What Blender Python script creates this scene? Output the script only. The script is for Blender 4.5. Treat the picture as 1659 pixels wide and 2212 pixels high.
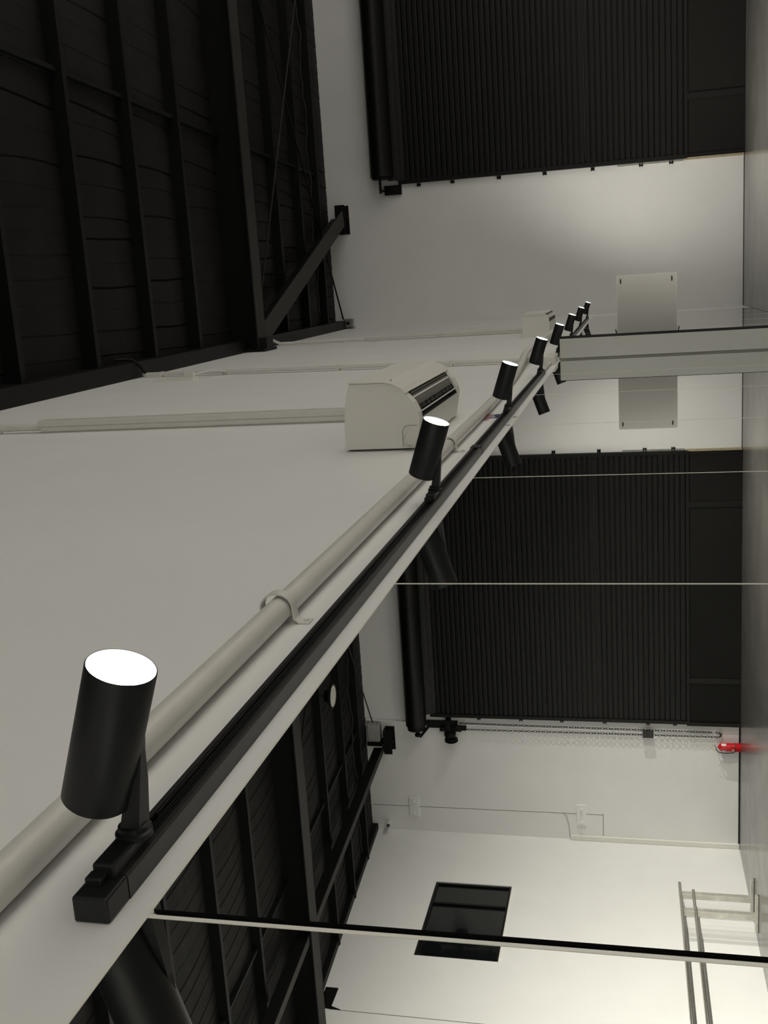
import bpy, bmesh, math, random
from mathutils import Vector, Matrix

# ---------------------------------------------------------------- scene reset
for o in list(bpy.data.objects):
    bpy.data.objects.remove(o, do_unlink=True)
scn = bpy.context.scene
COL = scn.collection
random.seed(7)

# ---------------------------------------------------------------- camera
# X = out from the mirrored wall, Y = depth towards the roller door, Z = up.
# The photograph was taken with the phone turned on its side.
RIGHT = Vector((0.9757, 0.2184, -0.0156))
DOWN = Vector((-0.0650, 0.2207, -0.9732))
FWD = Vector((-0.2091, 0.9506, 0.2295))
FWD.normalize()
RIGHT = (RIGHT - FWD * RIGHT.dot(FWD)).normalized()
DOWN = FWD.cross(RIGHT).normalized()
cam_d = bpy.data.cameras.new('camera')
cam = bpy.data.objects.new('camera', cam_d)
COL.objects.link(cam)
m = Matrix.Identity(4)
for i in range(3):
    m[i][0] = DOWN[i]
    m[i][1] = RIGHT[i]
    m[i][2] = -FWD[i]
m[0][3], m[1][3], m[2][3] = 0.6458, 0.0, 1.9
cam.matrix_world = m
cam_d.sensor_fit = 'VERTICAL'
cam_d.sensor_height = 36.0
cam_d.lens = 2244.24 / 2212.0 * 36.0
cam_d.clip_start = 0.02
cam_d.clip_end = 200
scn.camera = cam

# ---------------------------------------------------------------- world, light, exposure
world = bpy.data.worlds.new('night')
world.use_nodes = True
world.node_tree.nodes['Background'].inputs[0].default_value = (0.02, 0.025, 0.03, 1)
world.node_tree.nodes['Background'].inputs[1].default_value = 0.1
scn.world = world
scn.view_settings.view_transform = 'Standard'
scn.view_settings.look = 'None'
scn.view_settings.gamma = 1.0
scn.view_settings.use_curve_mapping = False
scn.view_settings.exposure = 0.0
SPOT_WATTS = 1000.0
SPOT_COLOR = (1.0, 0.95, 0.845)
SPOT_SIZE = math.radians(100)
SPOT_BLEND = 1.0
DISC_EMIT = 30.0
SPILL_WATTS = 230.0

# ---------------------------------------------------------------- helpers
def new_mat(name, color, rough=0.5, metal=0.0, spec=0.5, noise=0.0, nscale=6.0, bump=0.0, bscale=60.0,
            rvar=0.0, emit=None, estr=0.0, coat=0.0, stretch=None):
    mt = bpy.data.materials.new(name)
    mt.use_nodes = True
    nt = mt.node_tree
    b = nt.nodes['Principled BSDF']
    b.inputs['Base Color'].default_value = (*color, 1)
    b.inputs['Roughness'].default_value = rough
    b.inputs['Metallic'].default_value = metal
    b.inputs['Specular IOR Level'].default_value = spec
    if coat:
        b.inputs['Coat Weight'].default_value = coat
        b.inputs['Coat Roughness'].default_value = 0.1
    if emit:
        b.inputs['Emission Color'].default_value = (*emit, 1)
        b.inputs['Emission Strength'].default_value = estr
    if noise or bump or rvar:
        tc = nt.nodes.new('ShaderNodeTexCoord')
        mp = nt.nodes.new('ShaderNodeMapping')
        if stretch:
            mp.inputs['Scale'].default_value = stretch
        nt.links.new(tc.outputs['Object'], mp.inputs['Vector'])
    if noise or rvar:
        n = nt.nodes.new('ShaderNodeTexNoise')
        n.inputs['Scale'].default_value = nscale
        n.inputs['Detail'].default_value = 6
        nt.links.new(mp.outputs[0], n.inputs['Vector'])
    if noise:
        r = nt.nodes.new('ShaderNodeMapRange')
        r.inputs['From Min'].default_value = 0.3
        r.inputs['From Max'].default_value = 0.7
        r.inputs['To Min'].default_value = 1 - noise
        r.inputs['To Max'].default_value = 1 + noise
        nt.links.new(n.outputs['Fac'], r.inputs['Value'])
        mx = nt.nodes.new('ShaderNodeMix')
        mx.data_type = 'RGBA'
        mx.blend_type = 'MULTIPLY'
        mx.inputs['Factor'].default_value = 1
        mx.inputs['A'].default_value = (*color, 1)
        nt.links.new(r.outputs[0], mx.inputs['B'])
        nt.links.new(mx.outputs['Result'], b.inputs['Base Color'])
    if rvar:
        r2 = nt.nodes.new('ShaderNodeMapRange')
        r2.inputs['From Min'].default_value = 0.3
        r2.inputs['From Max'].default_value = 0.7
        r2.inputs['To Min'].default_value = max(0.02, rough - rvar)
        r2.inputs['To Max'].default_value = rough + rvar
        nt.links.new(n.outputs['Fac'], r2.inputs['Value'])
        nt.links.new(r2.outputs[0], b.inputs['Roughness'])
    if bump:
        n2 = nt.nodes.new('ShaderNodeTexNoise')
        n2.inputs['Scale'].default_value = bscale
        n2.inputs['Detail'].default_value = 4
        nt.links.new(mp.outputs[0], n2.inputs['Vector'])
        bp = nt.nodes.new('ShaderNodeBump')
        bp.inputs['Strength'].default_value = bump
        bp.inputs['Distance'].default_value = 0.01
        nt.links.new(n2.outputs['Fac'], bp.inputs['Height'])
        nt.links.new(bp.outputs['Normal'], b.inputs['Normal'])
    return mt

M = {}
M['wall'] = new_mat('wall_paint', (0.866, 0.868, 0.868), 0.55, spec=0.35, noise=0.02, nscale=1.5, bump=0.06, bscale=45)
M['floor'] = new_mat('polished_concrete', (0.105, 0.102, 0.095), 0.20, spec=0.5, noise=0.08, nscale=1.6, rvar=0.03)
M['deck'] = new_mat('black_deck', (0.012, 0.012, 0.012), 0.9, spec=0.1)
M['batt'] = new_mat('black_insulation', (0.0105, 0.0102, 0.0095), 0.7, spec=0.15, noise=0.25, nscale=3, bump=0.25, bscale=14)
M['steel'] = new_mat('black_painted_steel', (0.0055, 0.0055, 0.0053), 0.55, spec=0.2, noise=0.15, nscale=4)
M['flange'] = new_mat('dark_grey_steel', (0.022, 0.0215, 0.020), 0.6, spec=0.3, noise=0.1, nscale=4)
M['slat'] = new_mat('black_slat_paint', (0.0045, 0.0045, 0.0040), 0.40, spec=0.26, noise=0.12, nscale=3)
M['panelblk'] = new_mat('black_board', (0.006, 0.006, 0.0052), 0.6, spec=0.2, noise=0.1, nscale=2)
M['lamp'] = new_mat('black_lamp_coating', (0.010, 0.0108, 0.0115), 0.42, spec=0.4)
M['track'] = new_mat('black_track', (0.018, 0.0175, 0.0165), 0.35, spec=0.5)
M['slot'] = new_mat('black_slot', (0.006, 0.006, 0.006), 0.3, spec=0.5)
M['disc'] = new_mat('lit_lens', (1, 1, 1), 0.4, emit=(1.0, 0.98, 0.96), estr=DISC_EMIT)
M['mirror'] = new_mat('mirror_silver', (0.87, 0.885, 0.865), 0.0, metal=1.0)
M['glassedge'] = new_mat('polished_glass_edge', (0.95, 0.94, 0.86), 0.2, spec=0.8)
M['gap'] = new_mat('dark_gap', (0.01, 0.01, 0.011), 0.8, spec=0.1)
M['plastic'] = new_mat('white_plastic', (0.83, 0.82, 0.77), 0.4, spec=0.4, noise=0.01, nscale=8)
M['pvc'] = new_mat('painted_pvc', (0.75, 0.74, 0.70), 0.30, spec=0.45, noise=0.03, nscale=14)
M['dark'] = new_mat('dark_plastic', (0.025, 0.024, 0.022), 0.5)
M['louvre'] = new_mat('grey_louvre', (0.15, 0.145, 0.135), 0.5)
M['nib'] = new_mat('gloss_laminate', (0.66, 0.67, 0.64), 0.22, spec=0.5, coat=0.3)
M['board'] = new_mat('frosted_acrylic', (0.76, 0.75, 0.72), 0.35, spec=0.4)
M['boardedge'] = new_mat('clear_acrylic_edge', (0.93, 0.92, 0.88), 0.2, spec=0.6)
M['galv'] = new_mat('galvanised_steel', (0.45, 0.45, 0.42), 0.4, metal=0.8, noise=0.15, nscale=10)
M['brushed'] = new_mat('stainless_steel', (0.55, 0.53, 0.48), 0.3, metal=0.9, noise=0.1, nscale=14)
M['red'] = new_mat('red_enamel', (0.55, 0.012, 0.018), 0.25, spec=0.6)
M['rubber'] = new_mat('black_rubber', (0.015, 0.015, 0.015), 0.5)
M['white'] = new_mat('white_label', (0.75, 0.74, 0.72), 0.5)
M['yellow'] = new_mat('yellow_tag', (0.75, 0.65, 0.08), 0.5)
M['wood'] = new_mat('raw_timber', (0.42, 0.36, 0.24), 0.7, noise=0.2, nscale=20, stretch=(4, 4, 0.6))
M['blackpane'] = new_mat('dark_window_glass', (0.006, 0.007, 0.008), 0.06, spec=0.6)
M['stickred'] = new_mat('red_print', (0.40, 0.10, 0.11), 0.6)
M['stickblue'] = new_mat('navy_print', (0.03, 0.04, 0.16), 0.6)
M['lensoff'] = new_mat('unlit_lens', (0.62, 0.62, 0.55), 0.35, noise=0.2, nscale=16)
M['seal'] = new_mat('joint_sealant', (0.22, 0.22, 0.205), 0.7)
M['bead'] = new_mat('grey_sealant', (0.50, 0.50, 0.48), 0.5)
M['corbel'] = new_mat('grey_concrete', (0.34, 0.34, 0.33), 0.7, noise=0.1, nscale=8)
M['conduit'] = new_mat('bright_white_conduit', (0.93, 0.93, 0.93), 0.3, spec=0.6)
M['alu'] = new_mat('aluminium', (0.70, 0.68, 0.62), 0.38, metal=0.6, noise=0.12, nscale=10)
M['chain'] = new_mat('dark_chain', (0.06, 0.058, 0.055), 0.4, metal=0.6)

class MB:
    """collects geometry of one mesh (world coordinates)"""
    def __init__(self):
        self.v = []; self.f = []; self.mi = []; self.sm = []
    def add(self, verts, faces, mi=0, smooth=False):
        o = len(self.v)
        self.v += [tuple(v) for v in verts]
        for f in faces:
            self.f.append(tuple(i + o for i in f)); self.mi.append(mi); self.sm.append(smooth)
        return self
    def box(self, a, b, mi=0, bev=0.0):
        x0, y0, z0 = [min(a[i], b[i]) for i in range(3)]
        x1, y1, z1 = [max(a[i], b[i]) for i in range(3)]
        if bev <= 0:
            vs = [(x0, y0, z0), (x1, y0, z0), (x1, y1, z0), (x0, y1, z0), (x0, y0, z1), (x1, y0, z1), (x1, y1, z1), (x0, y1, z1)]
            fs = [(0, 3, 2, 1), (4, 5, 6, 7), (0, 1, 5, 4), (1, 2, 6, 5), (2, 3, 7, 6), (3, 0, 4, 7)]
            return self.add(vs, fs, mi)
        bm = bmesh.new()
        bmesh.ops.create_cube(bm, size=1)
        for v in bm.verts:
            v.co = Vector(((x0 + x1) / 2 + v.co.x * (x1 - x0), (y0 + y1) / 2 + v.co.y * (y1 - y0), (z0 + z1) / 2 + v.co.z * (z1 - z0)))
        bmesh.ops.bevel(bm, geom=bm.edges[:], offset=bev, segments=2, profile=0.5, affect='EDGES')
        return self.from_bm(bm, mi)
    def from_bm(self, bm, mi=0, smooth=False):
        bm.verts.index_update()
        self.add([v.co[:] for v in bm.verts], [[v.index for v in f.verts] for f in bm.faces], mi, smooth)
        bm.free()
        return self
    def prism(self, prof, axis, a, b, mi=0, smooth=False, cap=True):
        """prof: list of 2D points in the plane of the two other axes (ordered x,z / y,z / x,y)"""
        def P(p, t):
            return (t, p[0], p[1]) if axis == 0 else ((p[0], t, p[1]) if axis == 1 else (p[0], p[1], t))
        n = len(prof)
        vs = [P(p, a) for p in prof] + [P(p, b) for p in prof]
        fs = [(i, (i + 1) % n, n + (i + 1) % n, n + i) for i in range(n)]
        self.add(vs, fs, mi, smooth)
        if cap:
            self.add([P(p, a) for p in prof], [tuple(range(n))], mi)
            self.add([P(p, b) for p in prof], [tuple(reversed(range(n)))], mi)
        return self
    def cyl(self, p, q, r, r2=None, n=20, mi=0, cap=True, smooth=True):
        p = Vector(p); q = Vector(q); r2 = r if r2 is None else r2
        d = (q - p).normalized()
        u = d.orthogonal().normalized(); w = d.cross(u)
        ring = [(math.cos(2 * math.pi * i / n), math.sin(2 * math.pi * i / n)) for i in range(n)]
        vs = [p + (u * c + w * s) * r for c, s in ring] + [q + (u * c + w * s) * r2 for c, s in ring]
        self.add(vs, [(i, (i + 1) % n, n + (i + 1) % n, n + i) for i in range(n)], mi, smooth)
        if cap:
            self.add([p + (u * c + w * s) * r for c, s in ring], [tuple(reversed(range(n)))], mi)
            self.add([q + (u * c + w * s) * r2 for c, s in ring], [tuple(range(n))], mi)
        return self
    def tube(self, pts, r, n=10, mi=0, cap=True):
        pts = [Vector(p) for p in pts]
        rings = []
        u = None
        for i, p in enumerate(pts):
            d = (pts[min(i + 1, len(pts) - 1)] - pts[max(i - 1, 0)]).normalized()
            if u is None:
                u = d.orthogonal().normalized()
            else:
                u = (u - d * u.dot(d)).normalized()
            w = d.cross(u)
            rr = r[i] if isinstance(r, (list, tuple)) else r
            rings.append([p + (u * math.cos(2 * math.pi * k / n) + w * math.sin(2 * math.pi * k / n)) * rr for k in range(n)])
        vs = [v for rg in rings for v in rg]
        fs = []
        for i in range(len(rings) - 1):
            for k in range(n):
                fs.append((i * n + k, i * n + (k + 1) % n, (i + 1) * n + (k + 1) % n, (i + 1) * n + k))
        self.add(vs, fs, mi, True)
        if cap:
            self.add(rings[0], [tuple(reversed(range(n)))], mi)
            self.add(rings[-1], [tuple(range(n))], mi)
        return self
    def lathe(self, c, prof, n=24, axis=(0, 0, 1), mi=0):
        """prof: (radius, height) pairs along axis from c"""
        c = Vector(c); d = Vector(axis).normalized(); u = d.orthogonal().normalized(); w = d.cross(u)
        vs = []
        for r, h in prof:
            for k in range(n):
                a = 2 * math.pi * k / n
                vs.append(c + d * h + (u * math.cos(a) + w * math.sin(a)) * max(r, 1e-5))
        fs = []
        for i in range(len(prof) - 1):
            for k in range(n):
                fs.append((i * n + k, i * n + (k + 1) % n, (i + 1) * n + (k + 1) % n, (i + 1) * n + k))
        return self.add(vs, fs, mi, True)
    def mesh(self, name, mats, off=(0, 0, 0)):
        me = bpy.data.meshes.new(name)
        me.from_pydata([(v[0] - off[0], v[1] - off[1], v[2] - off[2]) for v in self.v], [], self.f)
        for mt in (mats if isinstance(mats, (list, tuple)) else [mats]):
            me.materials.append(mt)
        for p, mi, s in zip(me.polygons, self.mi, self.sm):
            p.material_index = mi; p.use_smooth = s
        bm = bmesh.new(); bm.from_mesh(me)
        bmesh.ops.remove_doubles(bm, verts=bm.verts[:], dist=1e-6)
        bmesh.ops.recalc_face_normals(bm, faces=bm.faces[:])
        for e in bm.edges:
            if len(e.link_faces) == 2 and e.calc_face_angle(0) > math.radians(40):
                e.smooth = False
        bm.to_mesh(me); bm.free()
        return me

def tag(o, label=None, cat=None, group=None, kind=None):
    if label: o['label'] = label
    if cat: o['category'] = cat
    if group: o['group'] = group
    if kind: o['kind'] = kind
    return o

def wloc(o):
    v = Vector((0, 0, 0))
    while o:
        v += o.location; o = o.parent
    return v

def part(name, mb, mats, parent=None, loc=None, label=None, kind=None):
    """one mesh object; geometry of mb is in world coordinates"""
    off = Vector(loc) if loc is not None else (wloc(parent) if parent else Vector((0, 0, 0)))
    o = bpy.data.objects.new(name, mb.mesh(name, mats, off))
    COL.objects.link(o)
    if parent:
        o.parent = parent
        o.location = off - wloc(parent)
    else:
        o.location = off
    if label: o['label'] = label
    if kind: o['kind'] = kind
    return o

def thing(name, loc, label, cat, group=None, kind=None):
    o = bpy.data.objects.new(name, None)
    o.empty_display_size = 0.1
    COL.objects.link(o)
    o.location = loc
    return tag(o, label, cat, group, kind)

def copy_tree(o, parent=None):
    c = o.copy(); COL.objects.link(c)
    if parent: c.parent = parent
    for ch in [x for x in bpy.data.objects if x.parent == o]:
        copy_tree(ch, c)
    return c

# ---------------------------------------------------------------- dimensions
D = 18.483            # far wall
W = 9.939             # right wall
Y0 = -4.0             # near wall behind the camera
SL = 0.054            # roof fall towards the camera
def roof(y): return 7.092 - SL * (D - y)
WX = -0.006           # painted face of the mirrored wall (mirror faces are at X = 0)

# ================================================================ SETTING
# floor
b = MB(); b.box((WX - 0.2, Y0 - 0.2, -0.15), (W + 0.2, D + 0.2, 0))
tag(part('floor', b, M['floor'], loc=(5, 7, 0)), 'dark grey polished concrete floor with a soft sheen', 'floor', kind='structure')
# walls
b = MB(); b.prism([(Y0 - 0.2, -0.15), (D + 0.2, -0.15), (D + 0.2, roof(D) + 0.4), (Y0 - 0.2, roof(Y0) + 0.4)], 0, WX - 0.2, WX)
wall_left = tag(part('wall_left', b, M['wall'], loc=(WX, 7, 0)), 'long off-white painted wall carrying the mirrors, pipe and spotlight track', 'wall', kind='structure')
# right wall with its window opening
wy0, wy1, wz0, wz1 = 14.585, 16.735, 4.045, 5.42
b = MB()
top = [(Y0 - 0.2, roof(Y0) + 0.4), (D + 0.2, roof(D) + 0.4)]
def rz(y): return roof(y) + 0.4
b.prism([(Y0 - 0.2, -0.15), (wy0, -0.15), (wy0, rz(wy0)), (Y0 - 0.2, rz(Y0))], 0, W, W + 0.2)
b.prism([(wy1, -0.15), (D + 0.2, -0.15), (D + 0.2, rz(D)), (wy1, rz(wy1))], 0, W, W + 0.2)
b.prism([(wy0, -0.15), (wy1, -0.15), (wy1, wz0), (wy0, wz0)], 0, W, W + 0.2)
b.prism([(wy0, wz1), (wy1, wz1), (wy1, rz(wy1)), (wy0, rz(wy0))], 0, W, W + 0.2)
wall_right = tag(part('wall_right', b, M['wall'], loc=(W, 7, 0)), 'off-white painted wall with one dark window, seen only in the mirrors', 'wall', kind='structure')
b = MB(); b.box((WX, D, -0.15), (W, D + 0.2, roof(D) + 0.4))
wall_far = tag(part('wall_far', b, M['wall'], loc=(5, D, 0)), 'off-white end wall around the black roller door', 'wall', kind='structure')
b = MB(); b.box((WX, Y0 - 0.2, -0.15), (W, Y0, roof(Y0) + 0.4))
tag(part('wall_near', b, M['wall'], loc=(5, Y0, 0)), 'off-white end wall behind the camera', 'wall', kind='structure')
# joints of the tilt-up wall panels
b = MB(); b.prism([(9.395, 2.47), (9.407, 2.47), (9.425, 7.0), (9.413, 7.0)], 1, D - 0.001, D)
part('panel_joint', b, M['seal'], wall_far)
b = MB(); b.box((9.38, D - 0.001, 2.465), (9.84, D, 2.477))
part('panel_joint', b, M['seal'], wall_far)
b = MB(); b.box((W - 0.001, 13.125, 0), (W, 13.14, 6.3))
part('panel_joint', b, M['seal'], wall_right)
# flat black strips put in for the dark shadow gap under the end wall
for n, (x0, x1) in enumerate(((0.0, 2.40), (7.47, 9.86))):
    b = MB(); b.box((x0, D - 0.012, 0), (x1, D, (0.007, 0.02)[n]))
    tag(part('baseboard_far' + ('' if n == 0 else '_right'), b, M['gap'], loc=(x0, D, 0)),
        ['thin black skirting strip left of the roller door', 'thin black skirting strip behind the fire extinguisher'][n], 'skirting', kind='structure')

# ---------------------------------------------------------------- ceiling
b = MB(); b.prism([(Y0 - 0.2, roof(Y0)), (D + 0.2, roof(D)), (D + 0.2, roof(D) + 0.1), (Y0 - 0.2, roof(Y0) + 0.1)], 0, WX - 0.2, W + 0.2)
ceiling = tag(part('ceiling', b, M['deck'], loc=(5, 7, 7)), 'matt black roof lined with creased black insulation between steel purlins', 'ceiling', kind='structure')
PUR = [-2.3, -0.98, 0.34, 1.66, 2.98, 4.30, 5.62, 6.94, 8.25, 9.57, 10.87, 13.42, 14.66, 16.02, 17.30]
BEAM_Y = 12.40
# creased insulation lengths between the purlins
edges = sorted(PUR + [BEAM_Y, Y0, D])
for a, c in zip(edges[:-1], edges[1:]):
    y0, y1 = a + 0.004, c - 0.004
    b = MB()
    xs = []; x = 0.0
    while x < W:
        xs.append(x); x += random.uniform(0.16, 0.27)
    xs.append(W)
    rows = []
    NY = 5
    def batt_row(x, drop, ph):
        out = []
        for j in range(NY + 1):
            t = j / NY
            xx = min(W, max(0, x + ph * math.sin(3 * t + x) + 0.010 * math.sin(4 * t + 3 * x)))
            out.append((xx, y0 + (y1 - y0) * t, roof(y0 + (y1 - y0) * t) - 0.045 - 0.03 * math.sin(math.pi * t) - drop))
        return out
    for i, x in enumerate(xs):
        ph = random.uniform(-0.012, 0.012); dep = random.choice((0.0, 0.006, 0.012, 0.02))
        if 0 < x < W:
            rows += [batt_row(x - 0.013, 0.022, ph), batt_row(x, 0.022 - dep, ph), batt_row(x + 0.012, 0.026, ph)]
        else:
            rows.append(batt_row(x, 0.02, 0))
    n = NY + 1
    vs = [v for r in rows for v in r]
    fs = [(i * n + j, i * n + j + 1, (i + 1) * n + j + 1, (i + 1) * n + j) for i in range(len(rows) - 1) for j in range(NY)]
    b.add(vs, fs, 0, False)
    part('insulation_batt', b, M['batt'], ceiling)
# purlins: channel section, one object each
def purlin_prof(y):
    z = roof(y); t = 0.004; h = 0.20; fl = 0.065
    return [(y, z), (y, z - h), (y + fl, z - h), (y + fl, z - h + 0.018), (y + fl - t, z - h + 0.018), (y + fl - t, z - h + t), (y + t, z - h + t), (y + t, z)]
for y in PUR:
    b = MB(); b.prism(purlin_prof(y), 0, 0, W)
    part('purlin', b, M['steel'], ceiling)
# bridging bars between purlins
allb = sorted(PUR + [BEAM_Y])
for xb in (2.57, 7.35):
    for a, c in zip(allb[6:-1], allb[7:]):
        y0, y1 = a + 0.012, c - 0.012
        if a == BEAM_Y: y0 = a + 0.02
        b = MB()
        z0, z1 = roof(y0) - 0.155, roof(y1) - 0.155
        b.add([(xb - .02, y0, z0), (xb + .02, y0, z0), (xb + .02, y1, z1), (xb - .02, y1, z1),
               (xb - .02, y0, z0 + .05), (xb + .02, y0, z0 + .05), (xb + .02, y1, z1 + .05), (xb - .02, y1, z1 + .05)],
              [(0, 3, 2, 1), (4, 5, 6, 7), (0, 1, 5, 4), (1, 2, 6, 5), (2, 3, 7, 6), (3, 0, 4, 7)])
        part('bridging_bar', b, M['steel'], ceiling)
# main roof beam (I section)
rb = thing('roof_beam', (W / 2, BEAM_Y, 6.3), 'large black steel I-beam crossing the roof from the mirrored wall', 'beam')
zt = roof(BEAM_Y) - 0.02; zb = 6.30
b = MB(); b.box((0.03, BEAM_Y - 0.008, zb + 0.016), (W - 0.03, BEAM_Y + 0.008, zt - 0.016)); part('web', b, M['steel'], rb)
b = MB(); b.box((0.03, BEAM_Y - 0.14, zb), (W - 0.03, BEAM_Y + 0.15, zb + 0.016)); part('bottom_flange', b, M['flange'], rb)
b = MB(); b.box((0.03, BEAM_Y - 0.14, zt - 0.016), (W - 0.03, BEAM_Y + 0.15, zt)); part('top_flange', b, M['steel'], rb)
b = MB(); b.box((0.0, BEAM_Y - 0.16, 6.22), (0.03, BEAM_Y + 0.30, zt)); b.box((0.03, BEAM_Y - 0.13, 6.20), (0.16, BEAM_Y + 0.12, zb))
part('end_plate', b, M['steel'], rb)
b = MB(); b.box((W - 0.03, BEAM_Y - 0.16, 6.22), (W, BEAM_Y + 0.16, zt)); part('end_plate', b, M['steel'], rb)
# eave members along both side walls
for x0, x1, zl, lab in ((WX, 0.14, 6.805, 'black eave beam along the top of the mirrored wall'), (W - 0.12, W, 6.905, 'black eave beam along the top of the window wall')):
    b = MB()
    b.prism([(Y0, zl - SL * (D - Y0)), (D - 0.02, zl - SL * 0.02), (D - 0.02, roof(D) - 0.03), (Y0, roof(Y0) - 0.03)], 0, x0, x1)
    tag(part('eave_beam', b, M['steel'], loc=((x0 + x1) / 2, 7, 6)), lab, 'beam')
# dark trim where the roof meets the end wall
b = MB(); b.box((0.14, D - 0.05, roof(D) - 0.06), (W - 0.12, D, roof(D) + 0.02))
tag(part('trim_1', b, M['steel'], loc=(5, D, 7)), 'black angle closing the roof against the end wall', 'trim', kind='structure')

def beam_between(name, p, q, w, h, label, cat, mat_web='steel', mat_fl='flange'):
    """channel-like steel: bottom flange w wide, web h high, along p->q (bottom centre line)"""
    p = Vector(p); q = Vector(q); d = (q - p).normalized(); s = d.cross(Vector((0, 0, 1))).normalized(); u = s.cross(d)
    t = thing(name, p, label, cat)
    def slab(a, bb, c, e):
        vs = [P + s * k1 + u * k2 for P in (p, q) for k1, k2 in ((a, c), (bb, c), (bb, e), (a, e))]
        return MB().add(vs, [(0, 1, 2, 3), (7, 6, 5, 4), (0, 4, 5, 1), (1, 5, 6, 2), (2, 6, 7, 3), (3, 7, 4, 0)])
    part('flange', slab(-w / 2, w / 2, 0, 0.012), M[mat_fl], t)
    part('web', slab(-0.006, 0.006, 0.012, h), M[mat_web], t)
    return t
beam_between('roof_brace', (0.16, 12.60, 6.36), (1.90, 18.20, 6.67), 0.27, 0.22, 'black diagonal roof brace from the big beam to the end-wall bracket', 'brace')
beam_between('roof_strut', (8.15, 2.0, 5.79), (8.15, 18.40, 6.66), 0.13, 0.2, 'long dark roof strut parallel to the side walls, seen in the mirrors', 'beam')
# steel brackets on the walls
def wall_bracket(x0, x1, z0, z1, label, zr=None):
    t = thing('steel_bracket', ((x0 + x1) / 2, D, z0), label, 'bracket')
    b = MB(); b.box((x0, D - 0.02, z0), (x1, D, z1)); part('back_plate', b, M['steel'], t)
    b = MB(); b.box((x0, D - 0.24, z1 - 0.012), (x1, D - 0.02, z1)); part('seat', b, M['steel'], t)
    xm = x0 + (x1 - x0) * 0.62
    b = MB(); b.prism([(D - 0.02, z0), (D - 0.02, z1 - 0.012), (D - 0.23, z1 - 0.012), (D - 0.23, z0 + 0.12)], 0, xm - 0.006, xm + 0.006)
    part('stiffener', b, M['flange'], t)
    b = MB(); b.box((x0, D - 0.25, z0 + 0.015), (x1, D - 0.24, z1)); part('front_plate', b, M['steel'], t)
    if zr:
        b = MB(); b.box((xm - 0.22, D - 0.2, z1), (xm - 0.20, D - 0.03, zr)); part('gusset', b, M['steel'], t)
    return t
wall_bracket(1.64, 2.13, 6.64, 6.83, 'black steel bracket on the end wall left of the roller door')
wall_bracket(7.72, 8.20, 6.44, 6.62, 'black steel bracket on the end wall right of the roller door, seen in the mirrors')
t = thing('steel_bracket', (W, 13.3, 6.26), 'black notched steel bracket high on the window wall, seen in the mirrors', 'bracket')
b = MB(); b.box((W - 0.02, 13.14, 6.42), (W, 13.6, 6.62)); part('back_plate', b, M['steel'], t)
b = MB(); b.prism([(13.13, 6.26), (13.2, 6.44), (13.13, 6.44)], 0, W - 0.015, W - 0.003); part('gusset', b, M['steel'], t)
# corner clevis and tie rods
t = thing('rod_clevis', (0.09, D, 6.68), 'small galvanised clevis plate in the far upper corner', 'bracket')
b = MB(); b.box((0.02, D - 0.16, 6.67), (0.17, D - 0.148, 6.83)); part('plate', b, M['galv'], t)
for xx in (0.02, 0.158):
    b = MB(); b.box((xx, D - 0.148, 6.67), (xx + 0.012, D, 6.83)); part('cheek', b, M['galv'], t)
b = MB(); b.cyl((0.095, D - 0.19, 6.75), (0.095, D - 0.16, 6.75), 0.03); part('pin', b, M['steel'], t)
b = MB(); b.cyl((0.17, 18.26, 6.82), (5.9, 13.2, 6.58), 0.014, n=8)
tag(part('tie_rod', b, M['steel'], loc=(0.12, 18.30, 6.84)), 'thin black roof tie rod running from the far upper corner', 'rod')
b = MB(); b.cyl((0.3, 12.55, 6.40), (7.4, 17.9, 6.72), 0.012, n=8)
tag(part('tie_rod', b, M['flange'], loc=(0.3, 12.55, 6.40)), 'thin black roof tie rod slanting from the big beam towards the roller door', 'rod')
pts = [(x * 0.1 + 0.3, 16.8 + 0.02 * math.sin(x * 0.9), roof(16.8) - 0.185 + 0.018 * math.sin(x * 0.55) + 0.01 * math.sin(x * 1.7)) for x in range(0, 93)]
b = MB(); b.tube(pts, 0.011, n=6)
tag(part('ceiling_cable', b, M['flange'], loc=(0.3, 16.8, 6.75)), 'wavy dark cable slung under the last purlins by the end wall', 'cable')
# pale corbel above the right bracket, its shadow mixed into a grey colour
t = thing('corbel', (7.85, D, 6.64), 'pale grey corbel stub above the right end-wall bracket, seen in the mirrors', 'corbel')
b = MB(); b.box((7.62, D - 0.2, 6.70), (7.98, D, 6.95), bev=0.02); part('block', b, M['corbel'], t)
b = MB(); b.box((7.98, D - 0.21, 6.66), (8.06, D, 6.96)); part('side_plate', b, M['steel'], t)

# ================================================================ ROLLER DOOR
door = thing('door_1', (4.95, D, 0), 'wide black roller door of horizontal slats on the end wall', 'roller door', kind='structure')
DL, DR = 2.465, 7.405
ZS, NS = 0.935, 50
PITCH = 4.65 / NS
slat = MB()
yf = D - 0.05
prof = [(yf + 0.012, 0.0), (yf + 0.012, 0.003), (yf + 0.008, 0.010), (yf - 0.013, 0.012), (yf - 0.015, PITCH * 0.3), (yf - 0.015, PITCH * 0.75), (yf - 0.012, PITCH - 0.003), (yf + 0.012, PITCH - 0.001)]
slat.prism([(p[0], ZS + p[1]) for p in prof], 0, DL - 0.02, DR + 0.02)
s0 = part('slat', slat, M['slat'], door, loc=(4.95, D, ZS))
for k in range(1, NS):
    c = s0.copy(); COL.objects.link(c); c.location.z += PITCH * k
for (x0, x1) in ((2.405, 2.47), (7.40, 7.465)):
    b = MB(); b.box((x0, D - 0.085, 0.90), (x1, D, 5.70))
    part('guide_rail', b, M['slat'], door)
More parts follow.
